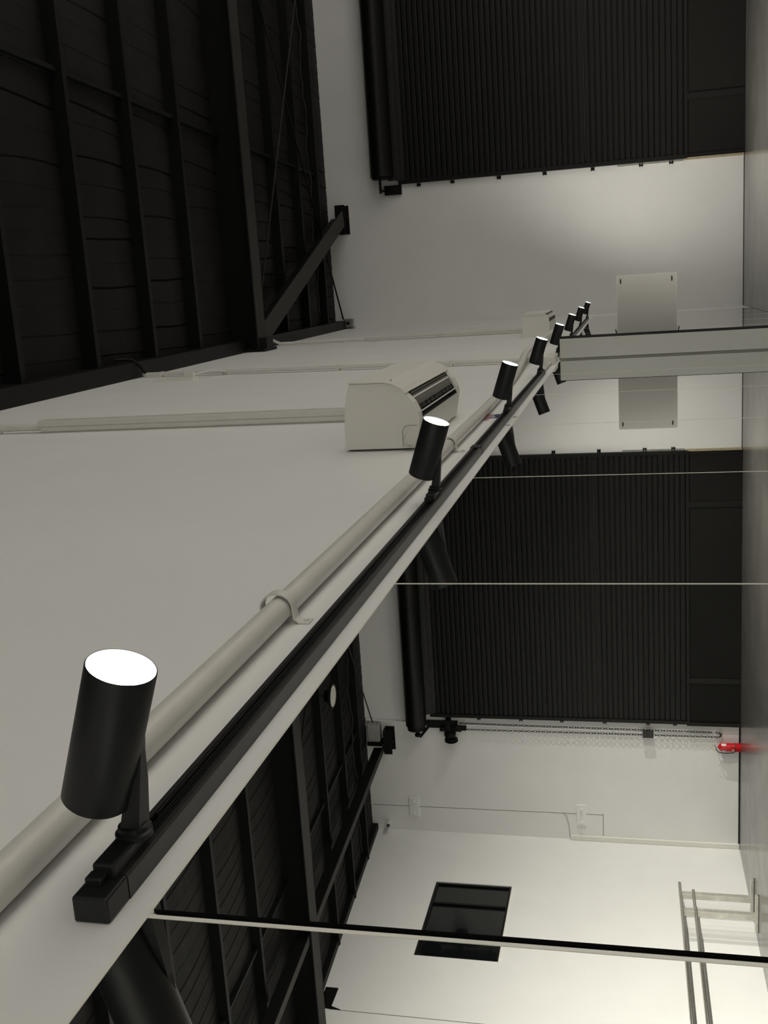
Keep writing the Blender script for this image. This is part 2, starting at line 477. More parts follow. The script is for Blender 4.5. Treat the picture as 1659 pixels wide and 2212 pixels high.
for z in (5.35, 4.76, 3.96, 3.19, 2.40, 1.62, 1.14):
    for x in (2.375, 7.495):
        b = MB(); s = -1 if x < 5 else 1
        b.box((x - 0.03, D - 0.06, z - 0.03), (x + 0.02, D, z - 0.012)); b.box((x - 0.03, D - 0.06, z + 0.012), (x + 0.02, D, z + 0.03)); b.box((x - 0.02, D - 0.012, z - 0.03), (x + 0.02, D, z + 0.03))
        part('fixing_lug', b, M['steel'], door)
# drum
DZ, DYc, DRr = 5.94, D - 0.27, 0.20
b = MB(); b.cyl((2.52, DYc, DZ), (7.55, DYc, DZ), DRr, n=48); drum = part('drum', b, M['slat'], door, label='black cylinder of rolled curtain at the top of the door')
for x0, x1 in ((2.49, 2.52), (7.55, 7.64)):
    b = MB(); b.cyl((x0, DYc, DZ), (x1, DYc, DZ), DRr - 0.03, n=32); part('drum_end', b, M['steel'], drum)
# curtain between the drum and the first slats
b = MB()
zs = 5.585; k = 0
while zs < 5.80:
    b.prism([(D - 0.06 - 0.09 * (k / 2.5), zs), (D - 0.076 - 0.09 * (k / 2.5), zs + PITCH * .5), (D - 0.06 - 0.09 * ((k + 1) / 2.5), zs + PITCH - .004), (D - 0.03 - 0.09 * (k / 2.5), zs + PITCH * .5)], 0, DL, DR)
    zs += PITCH; k += 1
part('curtain_top', b, M['slat'], door)
# drum brackets
b = MB(); b.cyl((2.26, DYc, 5.98), (2.52, DYc, 5.98), 0.022, n=12); part('axle', b, M['steel'], door)
b = MB(); b.box((2.30, D - 0.30, 5.95), (2.32, D, 5.99)); b.box((2.24, D - 0.05, 5.66), (2.40, D, 5.96)); b.box((2.255, D - 0.09, 5.66), (2.275, D - 0.05, 5.93))
part('drum_bracket', b, M['steel'], door)
b = MB(); b.cyl((7.64, DYc, 5.92), (7.80, DYc, 5.92), 0.03, n=12); b.cyl((7.74, DYc, 5.92), (7.78, DYc, 5.92), 0.06, n=16); part('axle', b, M['steel'], door)
b = MB()
b.prism([(7.62, 5.70), (7.82, 5.86), (7.80, 5.90), (7.58, 5.74)], 1, D - 0.28, D - 0.24)
b.box((7.56, D - 0.06, 5.18), (7.70, D, 5.78)); part('drum_bracket', b, M['steel'], door)
# lower boarded section
LY = D - 0.12
for x0, x1 in ((2.47, 3.30), (3.40, 6.55), (6.65, 7.40)):
    b = MB(); b.box((x0 - 0.05, LY + 0.02, 0.004), (x1 + 0.05, D, 0.90)); part('lower_board', b, M['panelblk'], door)
for x in (3.35, 6.60):
    b = MB(); b.box((x - 0.05, LY, 0.004), (x + 0.05, LY + 0.02, 0.885)); part('batten', b, M['slat'], door)
b = MB(); b.box((2.41, LY - 0.01, 0.885), (7.47, D, 0.935)); part('sill_rail', b, M['slat'], door)
b = MB(); b.box((7.40, LY - 0.01, 0.004), (7.47, D, 0.885)); part('side_frame', b, M['slat'], door)
b = MB(); b.box((2.44, LY + 0.005, 0.004), (2.47, D, 0.885)); part('side_frame', b, M['slat'], door)
b = MB(); b.box((2.385, D - 0.07, 0.01), (2.44, D, 0.92)); part('timber_strip', b, M['wood'], door, label='raw pale timber strip beside the lower boards')
b = MB(); b.box((2.375, D - 0.03, 0.95), (2.405, D, 2.0)); part('cover_strip', b, M['galv'], door)

# chain hoist
h = thing('chain_hoist', (7.72, D, 5.2), 'black chain hoist with long hanging chain right of the roller door, seen reflected', 'chain hoist')
b = MB(); b.box((7.50, D - 0.16, 5.30), (7.72, D - 0.02, 5.40)); b.box((7.66, D - 0.12, 5.10), (7.74, D, 5.52)); part('mount', b, M['steel'], h)
b = MB(); b.lathe((7.74, D - 0.12, 5.32), [(0.0, 0), (0.07, 0.0), (0.11, 0.02), (0.115, 0.06), (0.10, 0.10), (0.06, 0.12), (0.0, 0.12)], axis=(1, 0, 0)); part('gear_housing', b, M['steel'], h)
b = MB(); b.lathe((7.87, D - 0.12, 5.30), [(0.0, 0.0), (0.10, 0.0), (0.13, 0.02), (0.10, 0.03), (0.10, 0.05), (0.13, 0.06), (0.10, 0.08), (0.03, 0.08), (0.03, 0.11), (0.0, 0.11)], axis=(1, 0, 0)); part('chain_wheel', b, M['slat'], h)
b = MB(); b.box((7.60, D - 0.14, 5.16), (7.72, D - 0.1, 5.20)); b.cyl((7.66, D - 0.12, 5.0), (7.66, D - 0.12, 5.2), 0.05, n=14); part('chain_guide', b, M['steel'], h)
ch = MB()
def link(c, d, flip):
    d = Vector(d).normalized(); s = Vector((0, 1, 0)) if flip else d.cross(Vector((0, 1, 0))).normalized()
    c = Vector(c); nn = d.cross(s).normalized()
    pts = []
    for i in range(10):
        a = 2 * math.pi * i / 10
        pts.append(c + d * (math.cos(a) * 0.033) + s * (math.sin(a) * 0.017))
    rr = 0.0065
    vs = []; fs = []
    for i, p in enumerate(pts):
        o = (p - c).normalized()
        for e1, e2 in ((1, 0), (0, 1), (-1, 0), (0, -1)):
            vs.append(p + o * e1 * rr + nn * e2 * rr)
    for i in range(10):
        j = (i + 1) % 10
        for k in range(4):
            fs.append((i * 4 + k, i * 4 + (k + 1) % 4, j * 4 + (k + 1) % 4, j * 4 + k))
    ch.add(vs, fs, 0, True)
path = []
za, zb_, xa, xb_ = 5.15, 0.42, 7.585, 7.70
N1 = int((za - zb_) / 0.052)
cy = D - 0.065
for i in range(N1): path.append(((xa + 0.025 * (i / N1), cy, za - i * 0.052), (0, 0, 1)))
for i in range(5):
    a = math.pi * (i + .5) / 5
    path.append(((7.66 - 0.045 * math.cos(a), cy, zb_ - 0.085 * math.sin(a)), (math.sin(a), 0, -math.cos(a))))
for i in range(N1): path.append(((xb_ + 0.01 * (i / N1), cy, zb_ + i * 0.052), (0, 0, 1)))
for i, (c, d) in enumerate(path): link(c, d, i % 2)
part('chain', ch, M['chain'], h, kind='stuff')
# white conduit and control box beside the chain
t = thing('wall_conduit', (7.65, D, 1.55), 'white vertical conduit ending in a black control box beside the hanging chain', 'conduit')
b = MB(); b.cyl((7.60, D - 0.02, 7.0), (7.68, D - 0.02, 1.70), 0.022, n=12); part('pipe', b, M['conduit'], t)
b = MB(); b.box((7.615, D - 0.13, 1.53), (7.735, D, 1.72), bev=0.008); part('control_box', b, M['dark'], t)

# ================================================================ MIRRORS
PW = 1.26767
S1 = 0.9206
MT = 2.4163
mir_labels = []
near = ['nearest frameless wall mirror, at the bottom edge of the photo below the pipe start',
        'frameless wall mirror under the nearest spotlight, reflecting the dark roof',
        'frameless wall mirror under the second spotlight, reflecting the roller door',
        'frameless wall mirror third beyond the nearest spotlight, reflecting the left side of the door',
        'frameless wall mirror under the third spotlight, narrow and pale',
        'frameless wall mirror second before the pale projecting nib',
        'frameless wall mirror touching the near side of the pale projecting nib']
far = ['frameless wall mirror directly behind the pale projecting nib', 'second frameless wall mirror behind the pale projecting nib',
       'third frameless wall mirror behind the pale projecting nib', 'fourth frameless wall mirror behind the pale projecting nib',
       'frameless wall mirror third from the far end of the row', 'frameless wall mirror second from the far end of the row',
       'last frameless wall mirror at the far end of the row']
labs = near + far
for k in range(14):
    ya = S1 + (k - 1) * PW; yb = ya + PW
    if k == 13: yb = 17.42
    g = 0.0105 if k == 1 else 0.004
    root = thing('mirror_panel', (0, (ya + yb) / 2, 0), labs[k], 'mirror', 'row of frameless wall mirrors')
    e = 0.0055
    b = MB(); b.box((WX + 0.0004, ya + g, 0.012), (0.0, yb - e, MT - 0.003)); b.mi = [0 if abs(sum(b.v[i][0] for i in f)) < 1e-6 else 1 for f in b.f]
    part('mirror_glass', b, [M['mirror'], M['gap']], root)
    b = MB(); b.box((WX + 0.0004, yb - e, 0.012), (0.0006, yb, MT)); part('polished_edge', b, M['glassedge'], root)
    b = MB(); b.box((WX + 0.0004, ya + g, MT - 0.003), (0.0006, yb - e, MT)); part('polished_edge', b, M['glassedge'], root)
b = MB(); b.box((WX, S1 - PW, 0.02), (WX + 0.0003, 17.42, MT - 0.006)); part('mirror_backing', b, M['gap'], wall_left)
for y, z in ((4.79, 2.44), (5.08, 2.437), (15.0, 2.432)):
    b = MB(); b.cyl((WX, y, z), (WX + 0.001, y, z), 0.012, n=12); part('patched_screw_hole', b, M['seal'], wall_left)

# projecting nib
NY0 = 8.527
nib = thing('projecting_nib', (0.085, NY0 + 0.16, 0), 'narrow pale glossy full-height nib projecting from the mirrored wall', 'panel')
b = MB(); b.box((0.013, NY0, 0.0), (0.166, NY0 + 0.31, 2.42)); part('core', b, M['nib'], nib)
b = MB(); b.prism([(0.0015, NY0 + 0.012), (0.013, NY0 + 0.001), (0.013, NY0 + 0.31), (0.0015, NY0 + 0.31)], 2, 0.0, 2.42); part('sealant_bead', b, M['bead'], nib)  # chamfered strip in the joint; its grey stands for the soft shade there
b = MB(); b.box((0.166, NY0, 0.0), (0.170, NY0 + 0.31, 2.424)); b.box((0.002, NY0 + 0.004, 2.42), (0.166, NY0 + 0.31, 2.424)); part('edge_trim', b, M['gap'], nib, label='thin black edge trim')
# translucent board behind it
SB = NY0 + 0.335
bd = thing('acrylic_board', (0.33, SB, 1.74), 'blank pale frosted acrylic board standing out behind the projecting nib', 'board')
b = MB(); b.box((0.02, SB - 0.004, 1.500), (0.625, SB + 0.004, 1.966)); part('sheet', b, M['board'], bd)
b = MB(); b.box((0.625, SB - 0.0045, 1.500), (0.630, SB + 0.0045, 1.966)); b.box((0.02, SB - 0.0045, 1.966), (0.63, SB + 0.0045, 1.970)); b.box((0.02, SB - 0.0045, 1.496), (0.63, SB + 0.0045, 1.500)); part('clear_edge', b, M['boardedge'], bd)
for z in (1.938, 1.536):
    b = MB()
    pr = [(0.583 + 0.016 * math.cos(a) + (0.006 if math.cos(a) > 0 else -0.006), z + 0.006 * math.sin(a)) for a in [2 * math.pi * i / 16 for i in range(16)]]
    b.prism(pr, 1, SB - 0.0055, SB - 0.004); part('slot_hole', b, M['dark'], bd)
for z in (1.975, 1.487):
    b = MB(); b.tube([(0.16, NY0 + 0.30, z), (0.185, NY0 + 0.32, z), (0.20, SB - 0.005, z + (0.01 if z > 1.7 else -0.006)), (0.16, SB + 0.004, z)], 0.004, n=6); part('wire_clip', b, M['dark'], bd)

# ================================================================ TRACKS AND SPOTLIGHTS
TZ0, TZ1, TXF = 2.4535, 2.4955, 0.024
def track(y0, y1, label):
    t = thing('light_track', (0.02, y0, 2.467), label, 'light track', 'spotlight tracks')
    b = MB()
    zc = (TZ0 + TZ1) / 2
    # U-section with a slot facing the room
    pr = [(WX, TZ0), (TXF - 0.003, TZ0), (TXF, TZ0 + 0.003), (TXF, zc - 0.011), (TXF - 0.016, zc - 0.011), (TXF - 0.016, zc + 0.010), (TXF, zc + 0.010), (TXF, TZ1 - 0.003), (TXF - 0.003, TZ1), (WX, TZ1)]
    b.prism(pr, 1, y0 + 0.05, y1 - 0.02); part('profile', b, M['track'], t)
    b = MB()
    for z in (zc - 0.008, zc - 0.004, zc, zc + 0.004):
        b.box((TXF - 0.0155, y0 + 0.05, z), (TXF - 0.006, y1 - 0.06, z + 0.0016))
    part('conductor', b, M['lamp'], t, kind='stuff')
    b = MB(); b.box((TXF - 0.010, y0 + 0.19, zc + 0.0075), (TXF - 0.001, y1 - 0.06, zc + 0.0092)); part('cover_strip', b, M['flange'], t)
    b = MB(); b.box((WX, y0, TZ0), (TXF + 0.0005, y0 + 0.05, TZ1 + 0.0005), bev=0.003); part('end_cap', b, M['lamp'], t)
    b = MB(); b.box((WX, y1 - 0.02, TZ0), (TXF + 0.0005, y1, TZ1 + 0.0005), bev=0.003); part('end_cap', b, M['lamp'], t)
    return t
tr1 = track(0.905, 7.30, 'long black light track above the mirrors, from the nearest spotlight to the nib')
b = MB(); b.box((WX, 3.96, TZ0 - 0.0005), (TXF + 0.001, 4.03, TZ1 + 0.001)); part('joiner', b, M['lamp'], tr1)
track(8.90, 16.62, 'black light track above the far mirrors, beyond the projecting nib')

AX = Vector((0.945, -0.05, -0.327)).normalized()
HL, HR = 0.178, 0.0405
LZ = 2.4745
lamp_front = [0.997, 3.0355, 5.124, 7.166, 9.206, 11.449, 13.861, 16.33]
YOFF = 0.018     # stem sits just beyond the head
lamp_lab = ['nearest and largest black cylinder spotlight with glowing white face, above the near mirror',
            'black cylinder spotlight in front of the near air conditioner, second nearest on the track',
            'black cylinder spotlight third nearest, just past the end of the air conditioner',
            'black cylinder spotlight just before the white junction box at the nib',
            'black cylinder spotlight directly above the top of the projecting nib',
            'black cylinder spotlight third from the far end of the row',
            'black cylinder spotlight second from the far end of the row',
            'smallest, farthest black cylinder spotlight at the end of the row']
def make_lamp():
    by = lamp_front[0] + YOFF
    r = thing('spotlight', (TXF, by, LZ), lamp_lab[0], 'spotlight', 'cylinder spotlights on the wall tracks')
    F = Vector((0.255, lamp_front[0], 2.4525)); B = F - AX * HL
    # adapter in the track
    b = MB(); b.box((TXF - 0.012, by - 0.072, LZ - 0.012), (TXF + 0.018, by + 0.03, LZ + 0.0150), bev=0.003)
    b.box((TXF - 0.004, by - 0.088, LZ - 0.004), (TXF + 0.010, by - 0.070, LZ + 0.0165), bev=0.002)
    part('adapter', b, M['lamp'], r)
    b = MB(); b.lathe((TXF + 0.014, by, LZ - 0.002), [(0.0, 0), (0.022, 0), (0.022, 0.006), (0.018, 0.008), (0.018, 0.014), (0.015, 0.016), (0.0, 0.016)], axis=(1, 0, 0), n=24); part('swivel', b, M['lamp'], r)
    # stem : tapered flat arm to the hinge on the underside of the head
    down = Vector((0, 0, -1)); down = (down - AX * down.dot(AX)).normalized()
    hinge = F - AX * (HL * 0.58) + down * (HR - 0.006)
    p0 = Vector((TXF + 0.026, by, LZ - 0.004)); p1 = hinge + Vector((0, YOFF * 0.6, 0))
    sd = Vector((0, 1, 0)); dd = (p1 - p0).normalized(); nn = sd.cross(dd).normalized()
    vs = []
    for P, w, th in ((p0, 0.014, 0.012), (p0.lerp(p1, .6), 0.011, 0.009), (p1, 0.006, 0.006), (p1 + AX * 0.028, 0.001, 0.003)):
        vs += [P + sd * w + nn * th, P - sd * w + nn * th, P - sd * w - nn * th, P + sd * w - nn * th]
    fs = [(i * 4 + k, i * 4 + (k + 1) % 4, (i + 1) * 4 + (k + 1) % 4, (i + 1) * 4 + k) for i in range(3) for k in range(4)] + [(3, 2, 1, 0), (12, 13, 14, 15)]
    b = MB(); b.add(vs, fs); part('stem', b, M['lamp'], r)
    b = MB(); b.lathe(B, [(0.0, 0.0), (HR - 0.003, 0.0), (HR, 0.003), (HR, HL - 0.001), (HR - 0.0006, HL), (HR - 0.0016, HL), (HR - 0.0016, HL - 0.008), (0.0, HL - 0.008)], axis=AX, n=56)
    head = part('head', b, M['lamp'], r)
    b = MB(); b.lathe(B, [(0.0, HL - 0.0035), (HR - 0.0018, HL - 0.0035)], axis=AX, n=56); part('lens', b, M['disc'], head, label='glowing white lens')
    ld = bpy.data.lights.new('spot_beam', 'SPOT')
    ld.energy = SPOT_WATTS; ld.color = SPOT_COLOR; ld.spot_size = SPOT_SIZE; ld.spot_blend = SPOT_BLEND; ld.shadow_soft_size = 0.012
    lo = bpy.data.objects.new('spot_beam', ld); COL.objects.link(lo)
    lo.parent = r
    lo.location = F + AX * 0.012 - Vector(r.location)
    lo.rotation_mode = 'QUATERNION'; lo.rotation_quaternion = (-AX).to_track_quat('Z', 'Y')
    ls = bpy.data.lights.new('spot_spill', 'SPOT')
    ls.energy = SPILL_WATTS; ls.color = SPOT_COLOR; ls.spot_size = math.radians(172); ls.spot_blend = 1.0; ls.shadow_soft_size = 0.02
    l2 = bpy.data.objects.new('spot_spill', ls); COL.objects.link(l2)
    l2.parent = r; l2.location = lo.location; l2.rotation_mode = 'QUATERNION'; l2.rotation_quaternion = lo.rotation_quaternion
    return r
lamp0 = make_lamp()
def aim_turn(root, a):
    R = Matrix.Rotation(a, 4, 'Z')
    for ch in [x for x in bpy.data.objects if x.parent == root]:
        if ch.name.split('.')[0] in ('stem', 'head', 'spot_beam', 'spot_spill'):
            ch.matrix_basis = R @ ch.matrix_basis
for k in range(1, 8):
    c = copy_tree(lamp0)
    c.location.y = lamp_front[k] + YOFF
    c['label'] = lamp_lab[k]
    aim_turn(c, math.radians(-2.0))
# unseen track and spotlight added behind the camera to brighten camera-facing surfaces
track(-3.75, -0.45, 'short black light track on the mirrored wall behind the camera')
for k, yy in enumerate((-2.4,)):
    c = copy_tree(lamp0)
    c.location.y = yy + YOFF
    c['label'] = 'black cylinder spotlight on the short track behind the camera'

# junction box and feed conduit between the two tracks
t = thing('junction_box', (0.02, 8.33, 2.47), 'small white junction box on the wall at the top of the projecting nib', 'junction box')
b = MB(); b.box((WX, 8.12, 2.435), (0.06, 8.50, 2.525), bev=0.006); part('box', b, M['plastic'], t)
b = MB(); b.cyl((0.015, 7.34, 2.474), (0.015, 8.13, 2.474), 0.013, n=14); part('feed_conduit', b, M['pvc'], t)
b = MB(); b.box((WX, 7.30, 2.452), (0.027, 7.36, 2.497), bev=0.003); part('feed_end', b, M['louvre'], t)
b = MB(); b.cyl((0.04, 8.20, 2.52), (0.04, 8.20, 2.55), 0.02, n=14); part('gland', b, M['plastic'], t)

# ================================================================ DRAIN PIPE
PR, PX, PZ = 0.0253, 0.0225, 2.597
t = thing('drain_pipe', (PX, 3, PZ), 'white drain pipe clipped to the wall above the light track', 'pipe')
pts = [(PX, y, PZ) for y in (-3.9, 0, 3, 5.2)] + [(PX, 5.7, 2.601), (PX, 6.2, 2.614), (PX, 6.9, 2.63), (PX + 0.004, 7.3, 2.643), (0.050, 7.8, 2.66), (0.074, 8.15, 2.672), (0.080, 8.5, 2.682), (0.074, 8.9, 2.692), (0.058, 9.5, 2.706), (0.052, 10.5, 2.72), (0.052, 11.9, 2.712), (0.06, 12.06, 2.713)]
b = MB(); b.tube(pts, PR, n=24); part('pipe', b, M['pvc'], t)
def clamp(y, z):
    b = MB()
    rr = PR + 0.005
    pts = []
    for i in range(15):
        a = math.radians(-115 + 230 * i / 14)
        pts.append((PX + 0.004 + rr * math.cos(a), z + 0.004 + (rr + 0.004) * math.sin(a)))
    arc = [(WX + 0.002, z - rr - 0.034), (WX + 0.002, z - rr - 0.012), (WX + 0.010, z - rr - 0.002)] + pts[1:]
    arc.append((WX + 0.002, pts[-1][1]))
    hw = 0.015; th = 0.003
    vs = []
    for i, (x, zz) in enumerate(arc):
        p = Vector((arc[max(i - 1, 0)][0], arc[max(i - 1, 0)][1])); q = Vector((arc[min(i + 1, len(arc) - 1)][0], arc[min(i + 1, len(arc) - 1)][1]))
        d = (q - p).normalized(); nrm = Vector((d.y, -d.x))
        for s in (-hw, hw):
            for e in (-th / 2, th / 2):
                vs.append((x + nrm.x * e, y + s, zz + nrm.y * e))
    fs = []
    for i in range(len(arc) - 1):
        a = i * 4; c = a + 4
        fs += [(a, a + 1, c + 1, c), (a + 2, c + 2, c + 3, a + 3), (a, c, c + 2, a + 2), (a + 1, a + 3, c + 3, c + 1)]
    fs += [(0, 2, 3, 1), (len(vs) - 4, len(vs) - 3, len(vs) - 1, len(vs) - 2)]
    b.add(vs, fs, 0, True)
    pc = part('pipe_clamp', b, M['pvc'], t)
    b = MB(); b.cyl((WX + 0.002, y, z - rr - 0.024), (WX + 0.007, y, z - rr - 0.024), 0.0055, n=10)
    part('screw', b, M['pvc'], pc)
for y, z in ((-0.3, PZ), (1.93, PZ), (4.06, PZ), (6.0, 2.610)):
    clamp(y, z)

# ================================================================ AIR CONDITIONERS
ACY0, ACY1 = 4.13, 5.20
def make_ac():
    y0, y1 = ACY0, ACY1
    r = thing('air_conditioner', (0, (y0 + y1) / 2, 2.72), 'large near white split air conditioner with open dark louvres, above the light track', 'air conditioner', 'wall air conditioners')
    outer = [(0.004, 2.742), (0.004, 3.037), (0.02, 3.041), (0.10, 3.040), (0.169, 3.0355), (0.224, 3.026), (0.2735, 3.009), (0.2725, 2.863), (0.2645, 2.831), (0.2465, 2.799), (0.2255, 2.776),
             (0.1919, 2.7445), (0.150, 2.7255), (0.123, 2.7215), (0.099, 2.7255)]
    inset = [(0.004, 2.742), (0.004, 3.037), (0.02, 3.041), (0.10, 3.040), (0.169, 3.0355), (0.224, 3.026), (0.2735, 3.009), (0.2725, 2.863), (0.2645, 2.831), (0.2465, 2.799), (0.2265, 2.777),
             (0.205, 2.80), (0.165, 2.82), (0.12, 2.80), (0.108, 2.75), (0.123, 2.7215), (0.099, 2.7255)]
    b = MB()
    b.prism(outer, 1, y0, y0 + 0.065); b.prism(inset, 1, y0 + 0.065, y1 - 0.085); b.prism(outer, 1, y1 - 0.085, y1)
    part('body', b, M['plastic'], r)
    b = MB(); b.box((WX, y0 + 0.05, 2.80), (0.004, y1 - 0.05, 3.0)); part('mounting_plate', b, M['galv'], r)
    # dark throat lining
    thr = [(0.2262, 2.7765), (0.2045, 2.799), (0.165, 2.819), (0.1205, 2.799), (0.1085, 2.75), (0.1232, 2.7222)]
    b = MB(); vs = []
    for y in (y0 + 0.066, y1 - 0.086):
        vs += [(x, y, z) for x, z in thr]
    n = len(thr)
    b.add(vs, [(i, i + 1, n + i + 1, n + i) for i in range(n - 1)])
    for y in (y0 + 0.0655, y1 - 0.0855):
        b.add([(x, y, z) for x, z in thr], [tuple(range(n))])
    outlet = part('air_outlet', b, M['dark'], r)
    # front panel with overhanging lip
    fo = [(0.283, 3.0145), (0.2795, 2.862), (0.2705, 2.8275), (0.252, 2.7945), (0.2315, 2.772), (0.2275, 2.7765), (0.2485, 2.800), (0.2665, 2.8315), (0.2745, 2.863), (0.2755, 3.012)]
    b = MB(); b.prism(fo, 1, y0 - 0.006, y1 + 0.006); part('front_panel', b, M['plastic'], r)
    # side seam
    b = MB()
    sp = [(0.232, 3.018), (0.2335, 2.86), (0.225, 2.828), (0.20, 2.79)]
    vs = []
    for x, z in sp: vs += [(x, y0 - 0.0012, z), (x + 0.002, y0 - 0.0012, z), (x, y0 + 0.001, z), (x + 0.002, y0 + 0.001, z)]
    for i in range(len(sp) - 1):
        pass
    b.add(vs, [(i * 4 + a, i * 4 + c, (i + 1) * 4 + c, (i + 1) * 4 + a) for i in range(3) for a, c in ((0, 1), (2, 0), (1, 3))]); part('side_seam', b, M['boardedge'], r)
    # louvres
    def blade(pts, th, ya, yb, name, mat):
        vs = []
        n = len(pts)
        prof = [(x, z) for x, z in pts] + [(x - th * 0.6, z + th) for x, z in reversed(pts)]
        bb = MB(); bb.prism(prof, 1, ya, yb); return part(name, bb, M[mat], outlet)
    blade([(0.212, 2.772), (0.198, 2.760), (0.182, 2.752), (0.168, 2.748)], 0.006, y0 + 0.075, y1 - 0.095, 'louvre', 'louvre')
    blade([(0.228, 2.765), (0.219, 2.768), (0.212, 2.775)], 0.004, y0 + 0.075, y1 - 0.095, 'louvre', 'louvre')
    blade([(0.2065, 2.7625), (0.200, 2.7585)], 0.003, y0 + 0.075, y1 - 0.095, 'louvre_rim', 'plastic')
    blade([(0.150, 2.728), (0.144, 2.726)], 0.003, y0 + 0.068, y1 - 0.088, 'grille_bar', 'plastic')
    for k in range(9):
        yy = y0 + 0.14 + k * 0.1
        b = MB(); b.prism([(0.175, 2.752), (0.150, 2.737), (0.135, 2.775), (0.165, 2.80)], 1, yy, yy + 0.003); part('air_vane', b, M['louvre'], outlet)
    # lower tray face beneath the outlet, hose at the near corner
    b = MB(); b.tube([(0.05, y0 + 0.03, 2.765), (0.05, y0 - 0.02, 2.764), (0.046, y0 - 0.035, 2.758)], 0.024, n=16); part('hose_stub', b, M['pvc'], r)
    # knock-out outline
    b = MB()
    pts = [(0.012, y0 - 0.0008, 2.797), (0.075, y0 - 0.0008, 2.797), (0.094, y0 - 0.0008, 2.786), (0.098, y0 - 0.0008, 2.765), (0.097, y0 - 0.0008, 2.735)]
    b.tube(pts, 0.0012, n=5); part('knockout_line', b, M['seal'], r)
    b = MB(); b.box((0.2755 + 0.002, y0 + 0.06, 2.845), (0.2802, y0 + 0.075, 2.850)); part('latch_mark', b, M['seal'], r)
    return r
ac1 = make_ac()
def make_ac2():
    y0, y1 = 12.10, 13.15
    r = thing('air_conditioner', (0, (y0 + y1) / 2, 2.74), 'small far boxy white split air conditioner on the wall near the end wall', 'air conditioner', 'wall air conditioners')
    pr = [(WX, 2.742), (WX, 3.054), (0.245, 3.052), (0.255, 3.045), (0.257, 2.80), (0.250, 2.782), (0.236, 2.766), (0.215, 2.754), (0.13, 2.745)]
    b = MB(); b.prism(pr, 1, y0, y1); part('body', b, M['plastic'], r)
    b = MB(); b.prism([(0.257, 3.05), (0.265, 3.046), (0.267, 2.795), (0.262, 2.785), (0.257, 2.80)], 1, y0 - 0.003, y1 + 0.003); part('front_panel', b, M['plastic'], r)
    for prf in ([(0.256, 2.795), (0.262, 2.783), (0.247, 2.768), (0.240, 2.775)], [(0.205, 2.753), (0.204, 2.746), (0.17, 2.743), (0.17, 2.750)]):
        b = MB(); b.prism(prf, 1, y0 + 0.06, y1 - 0.06); part('air_outlet', b, M['dark'], r)
    b = MB(); b.prism([(0.238, 2.762), (0.240, 2.755), (0.212, 2.743), (0.21, 2.750)], 1, y0 + 0.05, y1 - 0.05); part('louvre', b, M['plastic'], r)
    b = MB(); b.box((0.235, y0 - 0.0012, 2.80), (0.237, y0 + 0.001, 3.04)); part('side_seam', b, M['seal'], r)
    return r
ac2 = make_ac2()
# duct covers running up from the two units
def duct(yn, zc0, zc1, ztop, label, clip):
    t = thing('pipe_cover', (0.03, yn + 0.04, zc0), label, 'pipe cover', 'pipe covers above the air conditioners')
    b = MB(); b.box((WX, yn + 0.010, zc0), (0.004, yn + 0.066, zc1 - 0.02)); b.box((0.002, yn, zc0), (0.028, yn + 0.075, zc1 - 0.012), bev=0.003); part('cover_base', b, M['pvc'], t)
    b = MB(); b.box((0.028, yn - 0.004, zc0), (0.062, yn + 0.079, zc1), bev=0.006); part('cover_lid', b, M['pvc'], t)
    b = MB(); b.cyl((0.026, yn + 0.035, zc1 - 0.02), (0.026, yn + 0.035, ztop), 0.021, n=14); part('pipe', b, M['pvc'], t)
    b = MB()
    z = clip; rr = 0.028
    pts = [(WX, yn + 0.0, z), (0.012, yn + 0.004, z)] + [(0.028 + rr * math.cos(a), yn + 0.035 + rr * math.sin(a), z) for a in [math.radians(-110 + 22 * i) for i in range(11)]] + [(WX, yn + 0.07, z)]
    b.tube(pts, 0.005, n=6); part('pipe_clip', b, M['pvc'], t)
    return t
duct(5.12, 3.035, 5.06, 6.05, 'white pipe cover rising from the near air conditioner', 5.33)
d2 = duct(13.36, 3.035, 5.22, 6.42, 'white pipe cover rising from the far air conditioner', 5.55)
b = MB(); b.tube([(0.026, 13.395, 6.40), (0.05, 13.36, 6.44), (0.09, 13.27, 6.475), (0.13, 13.12, 6.485)], 0.02, n=10); part('pipe_bend', b, M['pvc'], d2)

# vertical conduit between the units
t = thing('electrical_conduit', (0.02, 8.9, 2.5), 'thin white twin conduit running up the wall between the two air conditioners', 'conduit')
b = MB(); b.cyl((0.022, 8.40, 2.528), (0.022, 8.92, 6.25), 0.017, n=12); part('conduit', b, M['pvc'], t)
b = MB(); b.cyl((0.018, 8.365, 2.528), (0.018, 8.88, 6.22), 0.011, n=10); part('conduit', b, M['pvc'], t)
for z in (3.3, 4.3, 5.4, 6.05):
    yy = 8.40 + (z - 2.52) / 3.73 * 0.52
    b = MB(); b.box((WX, yy - 0.05, z - 0.012), (0.042, yy + 0.03, z + 0.012), bev=0.004); part('saddle', b, M['pvc'], t)
b = MB(); b.tube([(0.03, 8.9, 6.22), (0.10, 8.89, 6.255), (0.165, 8.86, 6.32), (0.175, 8.80, 6.46)], 0.014, n=8); part('flexible_tail', b, M['steel'], t)
t = thing('cable_bracket', (0.02, 8.35, 5.6), 'small pale folded bracket beside the twin conduit high on the wall', 'bracket')
b = MB(); b.box((WX, 8.30, 5.50), (0.015, 8.42, 5.86)); b.box((0.015, 8.36, 5.52), (0.07, 8.40, 5.60)); part('plate', b, M['plastic'], t)
b = MB(); b.tube([(0.03, 8.40, 5.55), (0.05, 8.60, 5.46), (0.03, 8.76, 5.38)], 0.012, n=8); part('strap', b, M['pvc'], t)

